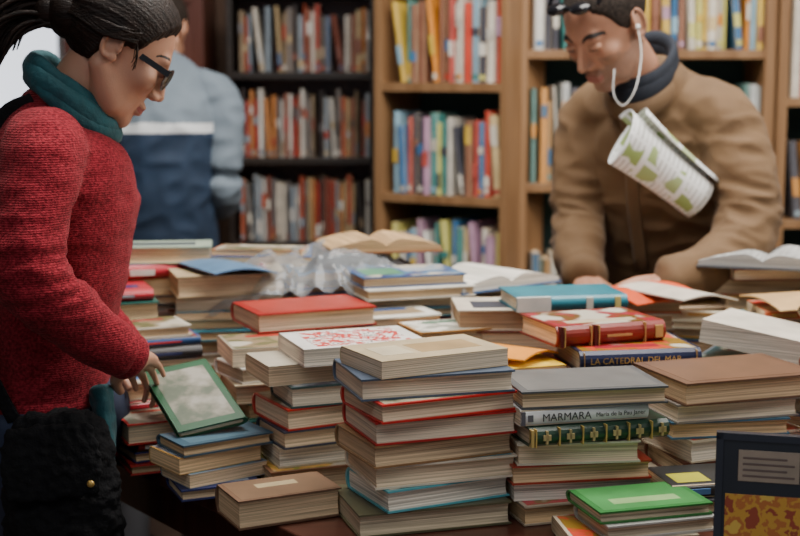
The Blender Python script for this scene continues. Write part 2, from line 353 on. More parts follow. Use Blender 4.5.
stack(.235,2.67,6,[c(T=.04),c(T=.035),c(T=.04),c(T=.035),c(T=.044),c(T=.04,L=.22,W=.16,c=(.70,.62,.5),front=False,dx=-.02,pc=(.58,.38,.23)),
 c(T=.028,L=.215,W=.14,c=(.02,.18,.24),front=True,hard=True,dx=.075,dth=4,dy=-.02,bands=[(.0,.3,.0,1,(.75,.75,.7)),(.62,.68,.1,.9,(.7,.7,.6)),(.88,.93,.1,.9,(.7,.6,.2))],art=(0,(.03,.2,.26),(.05,.95,.06,.94)))])
stack(.165,2.335,18,[c(T=.04,W=.12),c(T=.035,W=.12),c(T=.035,W=.12),c(T=.035,W=.12),c(T=.03,W=.12,c=(.5,.3,.1)),c(T=.012,L=.2,W=.125,c=(.8,.52,.04),front=False,hard=False,art=(0,(.85,.6,.08),(.1,.9,.1,.9)))])
stack(-.125,2.305,26,[c(T=.036,c=(.22,.10,.05),front=False,hard=True),c(T=.034,c=(.5,.43,.3),front=False,pc=(.8,.72,.58)),c(T=.03,c=(.05,.06,.09),front=False,hard=True),c(T=.036,c=(.48,.03,.02),front=False,hard=True),c(T=.035,c=(.04,.09,.09),front=False,hard=True,pc=(.8,.7,.54)),c(T=.034,c=(.5,.45,.35),front=False,pc=(.66,.5,.33)),
 c(T=.030,L=.215,W=.16,c=(.78,.75,.70),hard=False,front=False,dth=-6,dx=.045,dy=.010,pc=(.8,.73,.6),art=(2,(1,1,1),(.10,.88,.12,.9)))],jit=1.2)
stack(-.215,2.47,24,h=.200,top=c(c=(.35,.30,.22),front=False,hard=False),jit=1.3)
stack(-.185,2.655,22,h=.24,top=c(T=.036,L=.235,W=.165,c=(.36,.02,.015),front=False,hard=True,art=(0,(.40,.05,.035),(.06,.94,.08,.92)),dx=.0),jit=1.2)
stack(-.195,2.085,20,h=.045,L=.16,W=.115,top=c(c=(.18,.10,.06),front=False,art=[(0,(.20,.12,.07),(.04,.96,.05,.95)),(0,(.45,.35,.2),(.3,.7,.3,.5))]))
stack(-.310,2.225,30,h=.085,L=.15,W=.10,top=c(T=.02,c=(.05,.10,.14),front=False,art=(0,(.08,.15,.2),(.1,.9,.1,.9))))
stack(-.40,2.375,28,h=.09,L=.16,W=.11)
stack(-.47,2.52,30,h=.125,L=.18,W=.125,top=c(c=(.6,.54,.42),front=False))
stack(-.50,2.70,20,h=.19,L=.2,W=.14,top=c(c=(.68,.64,.54),front=False))
def frame(o,x,y):
    x=Vector(x).normalized(); y=Vector(y); y=(y-x*y.dot(x)).normalized(); z=x.cross(y)
    return Matrix(((x.x,y.x,z.x,o[0]),(x.y,y.y,z.y,o[1]),(x.z,y.z,z.z,o[2]),(0,0,0,1)))
mb=MB(); ml=frame((-.350,2.310,.955),(-.42,.80,.30),(-1,-.38,-.10))
book(mb,ml,.20,.115,.014,(.012,.07,.028),True,None,[(0,(.014,.085,.032),(.0,1,.0,1)),(3,(1,1,1),(.09,.91,.10,.90))])
mb.obj('picture_book',BM,(-.350,2.310,.955))
stack(-.51,3.0,10,h=.31,top=c(c=(.35,.42,.32)))
stack(-.36,2.90,14,h=.265,top=c(c=(.55,.42,.25),front=False))
stack(-.31,3.02,-8,h=.30,W=.12,top=c(c=(.40,.14,.05)))
stack(-.62,2.83,14,h=.24)
stack(-.72,2.98,5,h=.29)
stack(.02,2.87,12,h=.225,top=c(c=(.12,.2,.26)))
stack(.17,2.97,-6,h=.225,top=c(c=(.3,.08,.03)))
stack(.085,2.63,20,h=.20,W=.12,L=.17,top=c(c=(.45,.22,.06)))
stack(-.06,2.50,18,h=.20,W=.12,L=.15)
stack(.34,2.93,8,h=.18,top=c(c=(.7,.55,.32)))
stack(.47,2.80,4,h=.225,L=.18,W=.13,top=c(c=(.6,.12,.03)))
stack(.60,2.95,10,h=.19,top=c(c=(.6,.45,.3)))
stack(.79,2.97,-4,h=.27,top=c(c=(.22,.07,.04)))
stack(.98,2.95,6,h=.28)
stack(.635,2.72,-12,h=.20,L=.18,top=c(c=(.6,.55,.42)))
stack(.80,2.77,9,h=.215,L=.19,top=c(c=(.6,.12,.04),hard=False))
stack(.665,2.49,-28,h=.165,L=.22,W=.15,top=c(c=(.1,.12,.14),dth=0,dx=0,dy=0))
stack(.78,2.30,95,h=.19,L=.2,W=.14)
stack(.862,2.53,8,h=.285,L=.2,top=c(c=(.62,.55,.42)))
stack(1.06,2.72,12,h=.2)
stack(.78,2.10,10,h=.13,top=c(c=(.05,.05,.06)))
stack(1.0,2.28,5,h=.22)
stack(-.02,2.71,20,h=.21,L=.16,W=.12)

mb=MB(); mt=T3(.665,2.49,1.011,-34)@Matrix.Rotation(7*D2R,4,'Y')@Matrix.Rotation(math.pi,4,'Z')
book(mb,mt,.205,.15,.042,(.7,.64,.54),False,(.80,.74,.63))
mb.obj('thick_paperback',BM,(.665,2.49,1.0))
def open_book(name,x,y,z,th,L=.24,W=.16,covers=(.05,.13,.3),pc=(.74,.7,.62)):
    mb=MB(); m=T3(x,y,z,th)
    for s in (-1,1):
        vs=[];n=10
        for yy in (-L/2,L/2):
            for i in range(n+1):
                t=i/n; vs.append((s*t*W,yy,.004)); 
            for i in range(n+1):
                t=i/n; vs.append((s*t*W,yy,.006+.026*math.sin(min(1,t*2.4+.25)*math.pi*.5)*(1-.75*t*t)))
        q=n+1; fs=[]
        for i in range(n):
            fs.append((q+i,q+i+1,3*q+i+1,3*q+i)); fs.append((i,2*q+i,2*q+i+1,i+1))
            fs.append((i,i+1,q+i+1,q+i)); fs.append((2*q+i,3*q+i,3*q+i+1,2*q+i+1))
        fs.append((n,2*q+n,3*q+n,q+n))
        mb.add(vs,fs,pc,1,m)
        mb.box(m,min(0,s*(W+.004)),max(0,s*(W+.004)),-L/2-.004,L/2+.004,.0,.004,covers,0)
    return mb.obj(name,BM,(x,y,z))
stack(.01,2.86,12,[c(T=.022,L=.23,W=.17,c=(.7,.66,.58),front=False),c(T=.022,L=.22,W=.16,c=(.03,.10,.24),front=False,hard=True,dth=6,art=[(5,(.08,.2,.35),(.03,.97,.04,.96)),(0,(.1,.28,.16),(.55,.92,.2,.8)),(0,(.35,.4,.45),(.1,.5,.3,.6))])],z0=1.056)
open_book('open_book',.17,2.97,1.058,40,.2,.14)
open_book('open_book',-.05,3.03,1.125,15,.17,.12,(.25,.10,.04),(.52,.34,.18))
open_book('open_book',.78,2.95,1.103,-20,.20,.13,(.10,.11,.13),(.42,.42,.41))
def booklet(x,y,z,th,tx,col,L=.2,W=.14,name='booklet',mi=0):
    n=12; mb=MB(); vs=[]
    for k,zz in enumerate((0,.003)):
        for j in range(2):
            for i in range(n+1):
                t=i/n; vs.append((-W/2+W*t,-L/2+L*j,zz+.010*math.sin(t*math.pi)))
    q=n+1; fs=[]
    for i in range(n):
        fs.append((i,q+i,q+i+1,i+1)); fs.append((2*q+i,2*q+i+1,3*q+i+1,3*q+i))
        fs.append((i,i+1,2*q+i+1,2*q+i)); fs.append((q+i,3*q+i,3*q+i+1,q+i+1))
    fs.append((0,2*q,3*q,q)); fs.append((n,q+n,3*q+n,2*q+n))
    mb.add(vs,fs,col,mi,T3(x,y,z,th)@Matrix.Rotation(tx*D2R,4,'Y'))
    return mb.obj(name,BM,(x,y,z))
booklet(.175,2.38,1.024,55,3,(.8,.30,.03),.16,.12)
booklet(.49,2.79,1.063,-50,5,(.75,.10,.03))
booklet(.55,2.75,1.068,30,4,(.70,.62,.52))
booklet(.80,2.75,1.054,-70,4,(.65,.42,.2))
booklet(-.36,2.89,1.100,30,3,(.10,.2,.34))

mp_,nt,b=newmat('clear_plastic'); b.inputs['Base Color'].default_value=(.72,.76,.80,1); b.inputs['Roughness'].default_value=.06; b.inputs['Transmission Weight'].default_value=.8; b.inputs['IOR'].default_value=1.22; b.inputs['Specular IOR Level'].default_value=1
stack(-.15,3.0,20,h=.25,L=.22,top=c(c=(.12,.2,.3))) 
bm=bmesh.new(); bmesh.ops.create_grid(bm,x_segments=110,y_segments=80,size=.5)
for v in bm.verts:
    x,y=v.co.x*.46,v.co.y*.32
    r=math.sqrt((x/.22)**2+(y/.15)**2)
    z=.268-.13*max(0,r-.55)+.022*noise.noise(Vector((x*11,y*11,3)))+.020*(1-2*abs(noise.noise(Vector((x*18,y*18,8)))))+.003*(1-2*abs(noise.noise(Vector((x*60,y*60,8)))))
    v.co=(x,y,z)
me=bpy.data.meshes.new('plastic_sheet'); bm.to_mesh(me); bm.free()
for p in me.polygons: p.use_smooth=True
me.materials.append(mp_)
o=bpy.data.objects.new('plastic_sheet',me); o.location=(-.17,2.98,.845); COL.objects.link(o)

mb=MB(); mt=T3(.525,1.80,.832,-14)@Matrix.Rotation(-9*D2R,4,'X')
Wb,Hb=.21,.190
mb.box(mt,-Wb/2,Wb/2,0,.03,0,Hb,(.012,.014,.022),0)
for bx in [(-Wb/2,-Wb/2+.010,0,Hb),(Wb/2-.010,Wb/2,0,Hb),(-Wb/2,Wb/2,0,.01),(-Wb/2,Wb/2,Hb-.010,Hb)]:
    mb.box(mt,bx[0],bx[1],-.004,0,bx[2],bx[3],(.016,.019,.032),0)
mb.box(mt,-Wb/2+.014,Wb/2-.014,-.002,0,.012,.108,(1,1,1),4)
mb.box(mt,-.075,.005,-.002,0,.126,.168,(.38,.30,.22),0)
for k in range(4): mb.box(mt,-.069,-.001-.01*(k%2),-.0026,-.0018,.132+k*.008,.135+k*.008,(.15,.1,.08),0)
mb.obj('boxed_game',BM,(.525,1.8,.832),.0015)
mb=MB()
n=20; vs=[];fs=[]
for j,x in enumerate((-.04,.04)):
    for i in range(n): 
        a=i/n*2*math.pi; vs.append((x,.012*math.cos(a),.012*math.sin(a)))
for i in range(n): fs.append((i,(i+1)%n,n+(i+1)%n,n+i))
fs.append(tuple(range(n))); fs.append(tuple(range(2*n-1,n-1,-1)))
mb.add(vs,fs,(.8,.78,.72),0,T3(.69,2.1,.973,25)); mb.obj('paper_roll',BM,(.69,2.1,.973))

# ------------------------------------------------------------ people helpers
def tube_geo(pts,radii,ref=(0,0,1),N=20,closed=False):
    P=[Vector(p) for p in pts]; ref=Vector(ref).normalized(); V=[];F=[]
    n=len(P); rings=[]
    for i in range(n):
        if closed: t=P[(i+1)%n]-P[i-1]
        else: t=(P[min(i+1,n-1)]-P[max(i-1,0)])
        t.normalize(); a=ref-t*ref.dot(t)
        if a.length<.05: a=Vector((1,0,0))-t*t.x
        a.normalize(); b=t.cross(a); r=radii[i]
        ra,rb=(r if isinstance(r,tuple) else (r,r))
        rings.append((P[i],t,a,b,ra,rb))
    if not closed:
        p,t,a,b,ra,rb=rings[0]; q=min(ra,rb)
        pre=[(p-t*q*.42,t,a,b,ra*.55,rb*.55),(p-t*q*.22,t,a,b,ra*.85,rb*.85)]
        p,t,a,b,ra,rb=rings[-1]; q=min(ra,rb)
        post=[(p+t*q*.22,t,a,b,ra*.85,rb*.85),(p+t*q*.42,t,a,b,ra*.55,rb*.55)]
        rings=pre+rings+post
    for (p,t,a,b,ra,rb) in rings:
        for k in range(N):
            th=2*math.pi*k/N; V.append(p+a*ra*math.cos(th)+b*rb*math.sin(th))
    m=len(rings)
    for i in range(m if closed else m-1):
        j=(i+1)%m
        for k in range(N):
            F.append((i*N+k,i*N+(k+1)%N,j*N+(k+1)%N,j*N+k))
    if not closed:
        V.append(rings[0][0]-rings[0][1]*min(rings[0][4:])*.1); V.append(rings[-1][0]+rings[-1][1]*min(rings[-1][4:])*.1)
        for k in range(N):
            F.append((len(V)-2,(k+1)%N,k)); F.append((len(V)-1,(m-1)*N+k,(m-1)*N+(k+1)%N))
    return V,F
def ell_geo(c,r,M3=None):
    bm=bmesh.new(); bmesh.ops.create_uvsphere(bm,u_segments=24,v_segments=16,radius=1)
    V=[]
    for v in bm.verts:
        p=Vector((v.co.x*r[0],v.co.y*r[1],v.co.z*r[2]))
        if M3: p=M3@p
        V.append(p+Vector(c))
    F=[tuple(v.index for v in f.verts) for f in bm.faces]; bm.free(); return V,F
def smooth_pts(pts,radii,sub=4):
    P=[Vector(p) for p in pts]; out=[];ro=[]; n=len(P)
    g=lambda i:P[max(0,min(n-1,i))]
    rr=[r if isinstance(r,tuple) else (r,r) for r in radii]
    for i in range(n-1):
        for k in range(sub):
            t=k/sub; a,b_,c_,d=g(i-1),g(i),g(i+1),g(i+2)
            out.append(.5*((2*b_)+(c_-a)*t+(2*a-5*b_+4*c_-d)*t*t+(3*b_-a-3*c_+d)*t**3))
            ro.append(tuple(rr[i][q]*(1-t)+rr[i+1][q]*t for q in (0,1)))
    out.append(P[-1]); ro.append(rr[-1]); return out,ro
def tube(pts,radii,ref=(0,0,1),N=20,sub=4):
    p,r=smooth_pts(pts,radii,sub); return tube_geo(p,r,ref,N)
def fused(name,parts,voxel,smooth,mats,parent=None,disp=None,matfn=None):
    V=[];F=[]
    for v,f in parts:
        o=len(V); V+= [tuple(x) for x in v]; F+=[tuple(o+i for i in q) for q in f]
    me=bpy.data.meshes.new(name+'_t'); me.from_pydata(V,[],F); me.update()
    bm=bmesh.new(); bm.from_mesh(me); bmesh.ops.recalc_face_normals(bm,faces=bm.faces); bm.to_mesh(me); bm.free()
    ob=bpy.data.objects.new(name,me); COL.objects.link(ob)
    if voxel:
        r=ob.modifiers.new('r','REMESH'); r.mode='VOXEL'; r.voxel_size=voxel; r.adaptivity=0
    s=ob.modifiers.new('s','SMOOTH'); s.factor=.5; s.iterations=smooth
    dg=bpy.context.evaluated_depsgraph_get(); me2=bpy.data.meshes.new_from_object(ob.evaluated_get(dg))
    ob.modifiers.clear(); ob.data=me2
    if disp:
        nn=[v.normal.copy() for v in me2.vertices]
        for v,n in zip(me2.vertices,nn): v.co=v.co+n*disp(v.co,n)
    me2.materials.clear()
    for m in mats: me2.materials.append(m)
    for p in me2.polygons:
        p.use_smooth=True
        p.material_index=matfn(p.center) if matfn else 0
    me2.update()
    if parent: link_child(ob,parent)
    return ob
def empty(name,loc):
    e=bpy.data.objects.new(name,None); e.location=loc; e.empty_display_size=.1; COL.objects.link(e); return e
def link_child(o,parent):
    o.parent=parent; o.matrix_parent_inverse=Matrix.Translation(parent.location).inverted()

def sd_ell(p,c,r):
    q=(p-np.array(c)); r=np.array(r); k0=np.linalg.norm(q/r,axis=1); k1=np.linalg.norm(q/(r*r),axis=1)+1e-9
    return k0*(k0-1)/k1
def sd_cap(p,a,b,r1,r2):
    a=np.array(a);b=np.array(b); ab=b-a; t=np.clip(((p-a)@ab)/(ab@ab),0,1)
    return np.linalg.norm(p-(a+t[:,None]*ab),axis=1)-(r1+(r2-r1)*t)
def smin(a,b,k): 
    h=np.clip(.5+.5*(b-a)/k,0,1); return b*(1-h)+a*h-k*h*(1-h)
def smax(a,b,k): return -smin(-a,-b,k)
def head_sdf(p,male):
    d=sd_ell(p,(-.014,0,.036),(.098,.077,.082))
    d=smin(d,sd_ell(p,(.034,0,-.025),(.058,.060,.080)),.03)
    d=smin(d,sd_ell(p,(.036,0,-.075),(.048,.047 if male else .040,.032)),.025)
    d=smin(d,sd_cap(p,(.076,-.008,-.100),(.076,.008,-.100),.014,.014),.018)
    for s in (-1,1):
        d=smin(d,sd_cap(p,(-.01,s*.055,-.045),(.045,s*.040,-.088),.014,.014),.03)
        d=smin(d,sd_ell(p,(.066,s*.042,-.020),(.02,.02,.018)),.02)
    d=smin(d,sd_cap(p,(.080,-.034,.024),(.080,.034,.024),.010 if male else .007,.010 if male else .007),.016)
    for s in (-1,1): d=smax(d,-sd_ell(p,(.104,s*.031,.004),(.018,.017,.012)),.012)
    d=smin(d,sd_cap(p,(.088,0,.014),(.113 if male else .107,0,-.030),.0065,.0095),.009)
    for s in (-1,1): d=smin(d,sd_ell(p,(.098,s*.011,-.036),(.010,.007,.007)),.006)
    for s in (-1,1): d=smin(d,sd_ell(p,(.084,s*.031,.006),(.0125,.0155,.0095)),.003)
    d=smin(d,sd_cap(p,(.094,-.015,-.062),(.094,.015,-.062),.0055,.0055),.007)
    d=smin(d,sd_cap(p,(.092,-.014,-.073),(.092,.014,-.073),.0065,.0065),.006)
    d=smax(d,-sd_cap(p,(.104,-.022,-.0675),(.104,.022,-.0675),.003,.003),.003)
    if male:
        for s in (-1,1): d=smax(d,-sd_cap(p,(.104,s*.018,-.038),(.092,s*.034,-.066),.0035,.0035),.008)
        for z in (.052,.062): d=smax(d,-sd_cap(p,(.094,-.03,z),(.094,.03,z),.0015,.0015),.004)
    return d
def head_mesh(name,male,M,parent,skin,lip,dark,hairmat,hair_thick,scale=1,low=None,hairamp=.0015,stubble=None,earS=1):
    bm=bmesh.new(); bmesh.ops.create_icosphere(bm,subdivisions=7,radius=1)
    dirs=np.array([v.co[:] for v in bm.verts]); dirs/=np.linalg.norm(dirs,axis=1)[:,None]
    r=np.full(len(dirs),.2)
    for _ in range(70): r-=head_sdf(dirs*r[:,None],male)*.7
    pts=dirs*r[:,None]*scale
    faces=[tuple(v.index for v in f.verts) for f in bm.faces]; bm.free()
    me=bpy.data.meshes.new(name); me.from_pydata([tuple(p) for p in pts],[],faces); me.transform(M)
    for m in (skin,lip,dark,stubble or skin): me.materials.append(m)
    for f,p in zip(faces,me.polygons):
        p.use_smooth=True; c=(pts[f[0]]+pts[f[1]]+pts[f[2]])/3/scale
        mi=0
        if stubble:
            lim=-.050 if abs(c[1])<.030 else -.030-.012*math.sin(c[0]*60)
            if c[0]<.02: lim=-.02
            if c[2]<lim+.006*noise.noise(Vector((c[0]*90,c[1]*90,c[2]*90))) and c[0]>-.01: mi=3
        if c[0]>.088 and abs(c[1])<.021 and -.0785<c[2]<-.0575 and (abs(c[1])/.022)**2+((c[2]+.068)/.0105)**2<1: mi=1
        by=.021+.012*(1-((abs(c[1])-.034)/.022)**2)
        if c[0]>.05 and .013<abs(c[1])<.054 and abs(c[2]-by)<(.004 if male else .002): mi=2
        p.material_index=mi
    me.update(); ob=bpy.data.objects.new(name,me); COL.objects.link(ob); link_child(ob,parent)
    for s in (-1,1):
        V,F=ell_geo((.0885*scale,s*.031*scale,.003*scale),(.0095*scale,.0125*scale,.0026*scale))
        e=bpy.data.meshes.new('eye'); e.from_pydata([tuple(M@v) for v in V],[],F); e.materials.append(dark)
        eo=bpy.data.objects.new('eye',e); COL.objects.link(eo); link_child(eo,parent)
        S=scale; k_=earS
        pa=[]
        for k in range(15):
            a=(-110+k*285/14)*D2R
            pa.append((( -.012-.016*k_*math.cos(a+.0))*S, s*(.0755+.005*abs(math.cos(a)))*S,(.000+.029*k_*math.sin(a))*S))
        g1=tube(pa,[.0045*S*k_]*15,(0,1,0),10,2)
        g2=ell_geo((-.008*S,s*.0745*S,0),(.016*S*k_,.006*S,.025*S*k_)); g3=ell_geo((.0*S,s*.075*S,-.024*S*k_),(.009*S,.005*S,.009*S))
        g4=ell_geo((.003*S,s*.077*S,-.004*S),(.005*S,.005*S,.008*S))
        parts=[([M@Vector(v) for v in g[0]],g[1]) for g in (g1,g2,g3,g4)]
        fused('ear',parts,.0022,3,[skin],parent)
    xs=[-.13,-.06,-.03,-.018,.012,.03,.045,.065,.1]
    zs=low or [-.070,-.065,-.035,.022,.020,.022,.052,.074,.086]
    idx={};hv=[]
    P=pts/scale
    H=P[:,2]-np.interp(P[:,0],xs,zs)
    for i in range(len(P)):
        h=H[i]
        if h>-.006:
            p=P[i]
            h+=.004*noise.noise(Vector((p[0]*140,p[1]*140,p[2]*140)))
            t=max(0,min(1,(h+.003)/.024)); t=t*t*(3-2*t)
            ang=math.atan2(p[1],p[2]+.0)
            st=noise.noise(Vector((p[0]*7,ang*22,p[2]*4)))
            st2=noise.noise(Vector((p[0]*20,ang*70,p[2]*10)))
            dd=(-.0015+t*(hair_thick+hairamp*st+hairamp*.6*st2))
            idx[i]=len(hv); hv.append(tuple((P[i]+dirs[i]*dd)*scale))
    hf=[tuple(idx[j] for j in f) for f in faces if all(j in idx for j in f)]
    me=bpy.data.meshes.new('hair'); me.from_pydata(hv,[],hf); me.transform(M); me.materials.append(hairmat)
    for p in me.polygons: p.use_smooth=True
    me.update(); ho=bpy.data.objects.new('hair',me); COL.objects.link(ho); link_child(ho,parent)
    return ob
def hand_parts(wrist,d,n,right,curl=25,S=1.0,spread=1.0,arm=None):
    w=Vector(wrist); d=Vector(d).normalized(); n=Vector(n); n=(n-d*n.dot(d)).normalized()
    s=n.cross(d)*(1 if right else -1)
    parts=[]
    if arm is not None: parts.append(tube([arm,w,w+d*.02*S],[(.024*S,.028*S),(.019*S,.026*S),(.017*S,.028*S)],n,16))
    offs=[.027,.0095,-.0085,-.0255]; lens=[.070,.078,.072,.056]; rad=[.0088,.009,.0086,.0076]
    for i in range(4):
        base=w+d*(.082-.004*abs(i-1))*S+s*offs[i]*S
        parts.append(tube([w+s*offs[i]*.55*S,w+d*.04*S+s*offs[i]*.85*S+n*.003*S,base],[.014*S,.0135*S,.0105*S],n,12,3))
        dirv=(d+s*offs[i]*3*spread).normalized(); ax=dirv.cross(n)
        pts=[base-dirv*.008*S]; rr=[rad[i]*1.1*S]; cur=base; a=curl*.6
        for k,f in enumerate((.45,.31,.24)):
            q=Matrix.Rotation(-a*D2R,3,ax)@dirv
            cur=cur+q*lens[i]*f*S; pts.append(cur); rr.append(rad[i]*(1-.12*(k+1))*S); a+=curl
        parts.append(tube(pts,rr,n,12,3))
    tb=w+d*.018*S+s*.018*S
    t1=tb+(d*.65+s*.65-n*.35).normalized()*.042*S; t2=t1+(d*.9+s*.25-n*.3).normalized()*.032*S; t3=t2+(d*1+s*.0-n*.35).normalized()*.024*S
    parts.append(tube([tb,t1,t2,t3],[.015*S,.0125*S,.0100*S,.0082*S],n,12,3))
    return parts
def limbs(hipL,hipR,f,feet,names,matp,mats,parent,r=(.095,.085,.062,.05,.055),zt=.93):
    parts=[]
    for hp,ft in zip((hipL,hipR),feet):
        hp=Vector(hp); ft=Vector(ft); kn=(hp+ft)/2+Vector((f[0],f[1],0))*.03; kn.z=.48
        parts.append(tube([hp+Vector((0,0,.04)),hp.lerp(kn,.35),kn,kn.lerp(ft,.5),ft],list(r),(f[0],f[1],0),20))
    c=(Vector(hipL)+Vector(hipR))/2
    parts.append(ell_geo(c+Vector((0,0,.02)),(.13,.15,.12)))
    fused(names[0],parts,.009,5,[matp],parent,lambda p,n:.005*noise.noise(Vector((p.x*12,p.y*12,p.z*9))))
    sp=[]
    for ft in feet:
        ft=Vector(ft); fv=Vector((f[0],f[1],0))
        sp.append(tube([Vector((ft.x,ft.y,.10)),Vector((ft.x,ft.y,.05))],[.042,.045],fv,16))
        sp.append(tube([Vector((ft.x,ft.y,.045))-fv*.05,Vector((ft.x,ft.y,.045))+fv*.06,Vector((ft.x,ft.y,.034))+fv*.17],[(.04,.04),(.042,.045),(.028,.038)],(0,0,1),16))
    fused(names[1],sp,.006,3,[mats],parent)

def skinmat(name,col,var):
    m=plain(name,col,.5,var=var,vscale=30,bump=.15,bscale=500); b=m.node_tree.nodes['Principled BSDF']
    b.inputs['Subsurface Weight'].default_value=.1; b.inputs['Subsurface Radius'].default_value=(.01,.004,.002); return m
M_skinw=skinmat('skin_woman',(.48,.25,.16),.06)
M_skinm=skinmat('skin_man',(.42,.21,.13),.12)
M_stub=skinmat('skin_stubble',(.30,.165,.11),.22)
M_lip=plain('lips',(.38,.11,.09),.45); M_lipm=plain('lips_man',(.30,.11,.085),.5); M_dark=plain('dark_hair_brow',(.02,.014,.012),.6)
M_hairw=plain('hair_dark',(.014,.0075,.005),.55,var=.6,vscale=60,bump=.5,bscale=160,stretch=(.25,3,2),spec=.22)
M_hairm=plain('hair_greying',(.026,.019,.015),.75,var=.7,vscale=150,bump=.8,bscale=300,spec=.15)
M_jean=plain('denim',(.018,.028,.06),.8,bump=.2,bscale=400); M_shoe=plain('shoe_leather',(.02,.018,.016),.4)
M_teal=plain('teal_scarf',(.007,.075,.09),.8,var=.3,vscale=25,bump=.5,bscale=120,sheen=.1)
M_black=plain('black_fabric',(.008,.008,.009),.9,var=.3,bump=1.0,bscale=110,spec=.2)
M_glass=plain('dark_lens',(.008,.008,.01),.12,var=.1)
def knit():
    m,nt,b=newmat('red_knit')
    tc=nt.nodes.new('ShaderNodeTexCoord')
    n=nt.nodes.new('ShaderNodeTexNoise'); n.inputs['Scale'].default_value=210; n.inputs['Detail'].default_value=4
    w=nt.nodes.new('ShaderNodeTexWave'); w.wave_type='BANDS'; w.bands_direction='Z'; w.inputs['Scale'].default_value=85; w.inputs['Distortion'].default_value=3.5; w.inputs['Detail'].default_value=2; w.inputs['Detail Scale'].default_value=4
    for q in (n,w): nt.links.new(tc.outputs['Object'],q.inputs['Vector'])
    r=nt.nodes.new('ShaderNodeValToRGB'); r.color_ramp.elements[0].position=.35; r.color_ramp.elements[1].position=.68
    r.color_ramp.elements[0].color=(.10,.004,.009,1); r.color_ramp.elements[1].color=(.30,.022,.034,1)
    nt.links.new(n.outputs['Fac'],r.inputs['Fac']); nt.links.new(r.outputs[0],b.inputs['Base Color'])
    b.inputs['Roughness'].default_value=.95; b.inputs['Sheen Weight'].default_value=.18; b.inputs['Specular IOR Level'].default_value=.1
    b.inputs['Sheen Tint'].default_value=(1,.4,.4,1)
    m2=nt.nodes.new('ShaderNodeMath'); m2.operation='MULTIPLY_ADD'; nt.links.new(w.outputs['Fac'],m2.inputs[0]); m2.inputs[1].default_value=.5; nt.links.new(n.outputs['Fac'],m2.inputs[2])
    bp=nt.nodes.new('ShaderNodeBump'); bp.inputs['Strength'].default_value=.7; bp.inputs['Distance'].default_value=.002
    nt.links.new(m2.outputs[0],bp.inputs['Height']); nt.links.new(bp.outputs[0],b.inputs['Normal'])
    return m
M_knit=knit()

# ------------------------------------------------------------ WOMAN
wo=empty('woman',(-.59,2.36,0))
f=Vector((.978,.208,0))
tor=[(-.615,2.36,.93,.118,.160),(-.61,2.36,1.0,.114,.152),(-.595,2.36,1.10,.110,.148),(-.578,2.36,1.22,.124,.158),(-.572,2.36,1.32,.125,.168),(-.58,2.36,1.385,.105,.155),(-.578,2.36,1.43,.075,.095),(-.57,2.36,1.452,.058,.066)]
parts=[tube([t[:3] for t in tor],[(t[3],t[4]) for t in tor],f,32)]
parts.append(tube([(-.575,2.28,1.385),(-.558,2.205,1.375),(-.568,2.15,1.29),(-.572,2.11,1.205),(-.515,2.145,1.13),(-.445,2.205,1.06)],[.066,.067,.059,.056,.050,.041],(0,0,1),24))
parts.append(tube([(-.575,2.44,1.385),(-.59,2.515,1.37),(-.615,2.55,1.26),(-.62,2.54,1.15),(-.57,2.51,1.085),(-.50,2.455,1.025)],[.066,.062,.056,.052,.046,.038],(0,0,1),24))
parts.append(ell_geo((-.51,2.31,1.28),(.060,.062,.066))); parts.append(ell_geo((-.515,2.44,1.28),(.060,.062,.066)))
def fold_k(p,n):
    v=.006*noise.noise(Vector((p.x*9,p.y*9,p.z*16)))+.003*noise.noise(Vector((p.x*22,p.y*22,p.z*40)))
    e=math.exp(-((p-Vector((-.56,2.12,1.19))).length/.10)**2)
    e2=math.exp(-((p-Vector((-.56,2.24,1.32))).length/.09)**2)
    return v+(e+.7*e2)*.007*(1-2*abs(noise.noise(Vector((p.x*20,p.y*20,p.z*45+5)))))
fused('red_sweater',parts,.006,5,[M_knit],wo,fold_k)
for (a,b_) in (((-.468,2.186,1.082),(-.433,2.216,1.047)),((-.522,2.475,1.045),(-.493,2.448,1.020))):
    fused('sweater_cuff',[tube([a,b_],[(.042,.042),(.039,.039)],(0,0,1),24)],.004,2,[M_knit],wo)
fused('sweater_hem',[tube([(-.615,2.36,.965),(-.617,2.36,.925)],[(.121,.163),(.117,.158)],f,36)],.006,2,[M_knit],wo)
hp=hand_parts((-.432,2.222,1.042),(.02,.93,-.30),(-.30,.25,.9),True,22,.88,arm=(-.458,2.19,1.07))
fused('right_hand',hp,.0025,3,[M_skinw],wo)
hp=hand_parts((-.492,2.445,1.016),(.65,-.45,-.45),(.2,.2,.95),False,28,.86,arm=(-.52,2.47,1.04))
fused('left_hand',hp,.0025,3,[M_skinw],wo)
fused('neck',[tube([(-.575,2.36,1.40),(-.548,2.36,1.46),(-.505,2.36,1.52)],[(.054,.054),(.050,.048),(.050,.050)],f,24)],.005,3,[M_skinw],wo)
MH=Matrix.Translation((-.472,2.36,1.546))@Matrix.Rotation(14*D2R,4,'Z')@Matrix.Rotation(35*D2R,4,'Y')
head_mesh('head',False,MH,wo,M_skinw,M_lip,M_dark,M_hairw,.014,.96,[-.066,-.066,-.052,-.004,.006,.010,.040,.068,.084],.0014,earS=.90)
mb=MB()
for s in (-1,1):
    V,F=ell_geo((.1,s*.034,.0),(.004,.030,.021)); 
    V=[Vector((v.x-.010*abs(v.y/.06)**2,v.y,v.z)) for v in V]; mb.add([tuple(v) for v in V],F,(1,1,1),0,MH)
    mb.box(MH@Matrix.Translation((.092,s*.068,.008))@Matrix.Rotation(s*7*D2R,4,'Z'),-.10,.0,-.0015,.0015,-.005,.005)
mb.box(MH,.098,.103,-.008,.008,.004,.009)
g=mb.obj('sunglasses',[M_glass]); link_child(g,wo)
bun=MH@Vector((-.120,0,-.012))
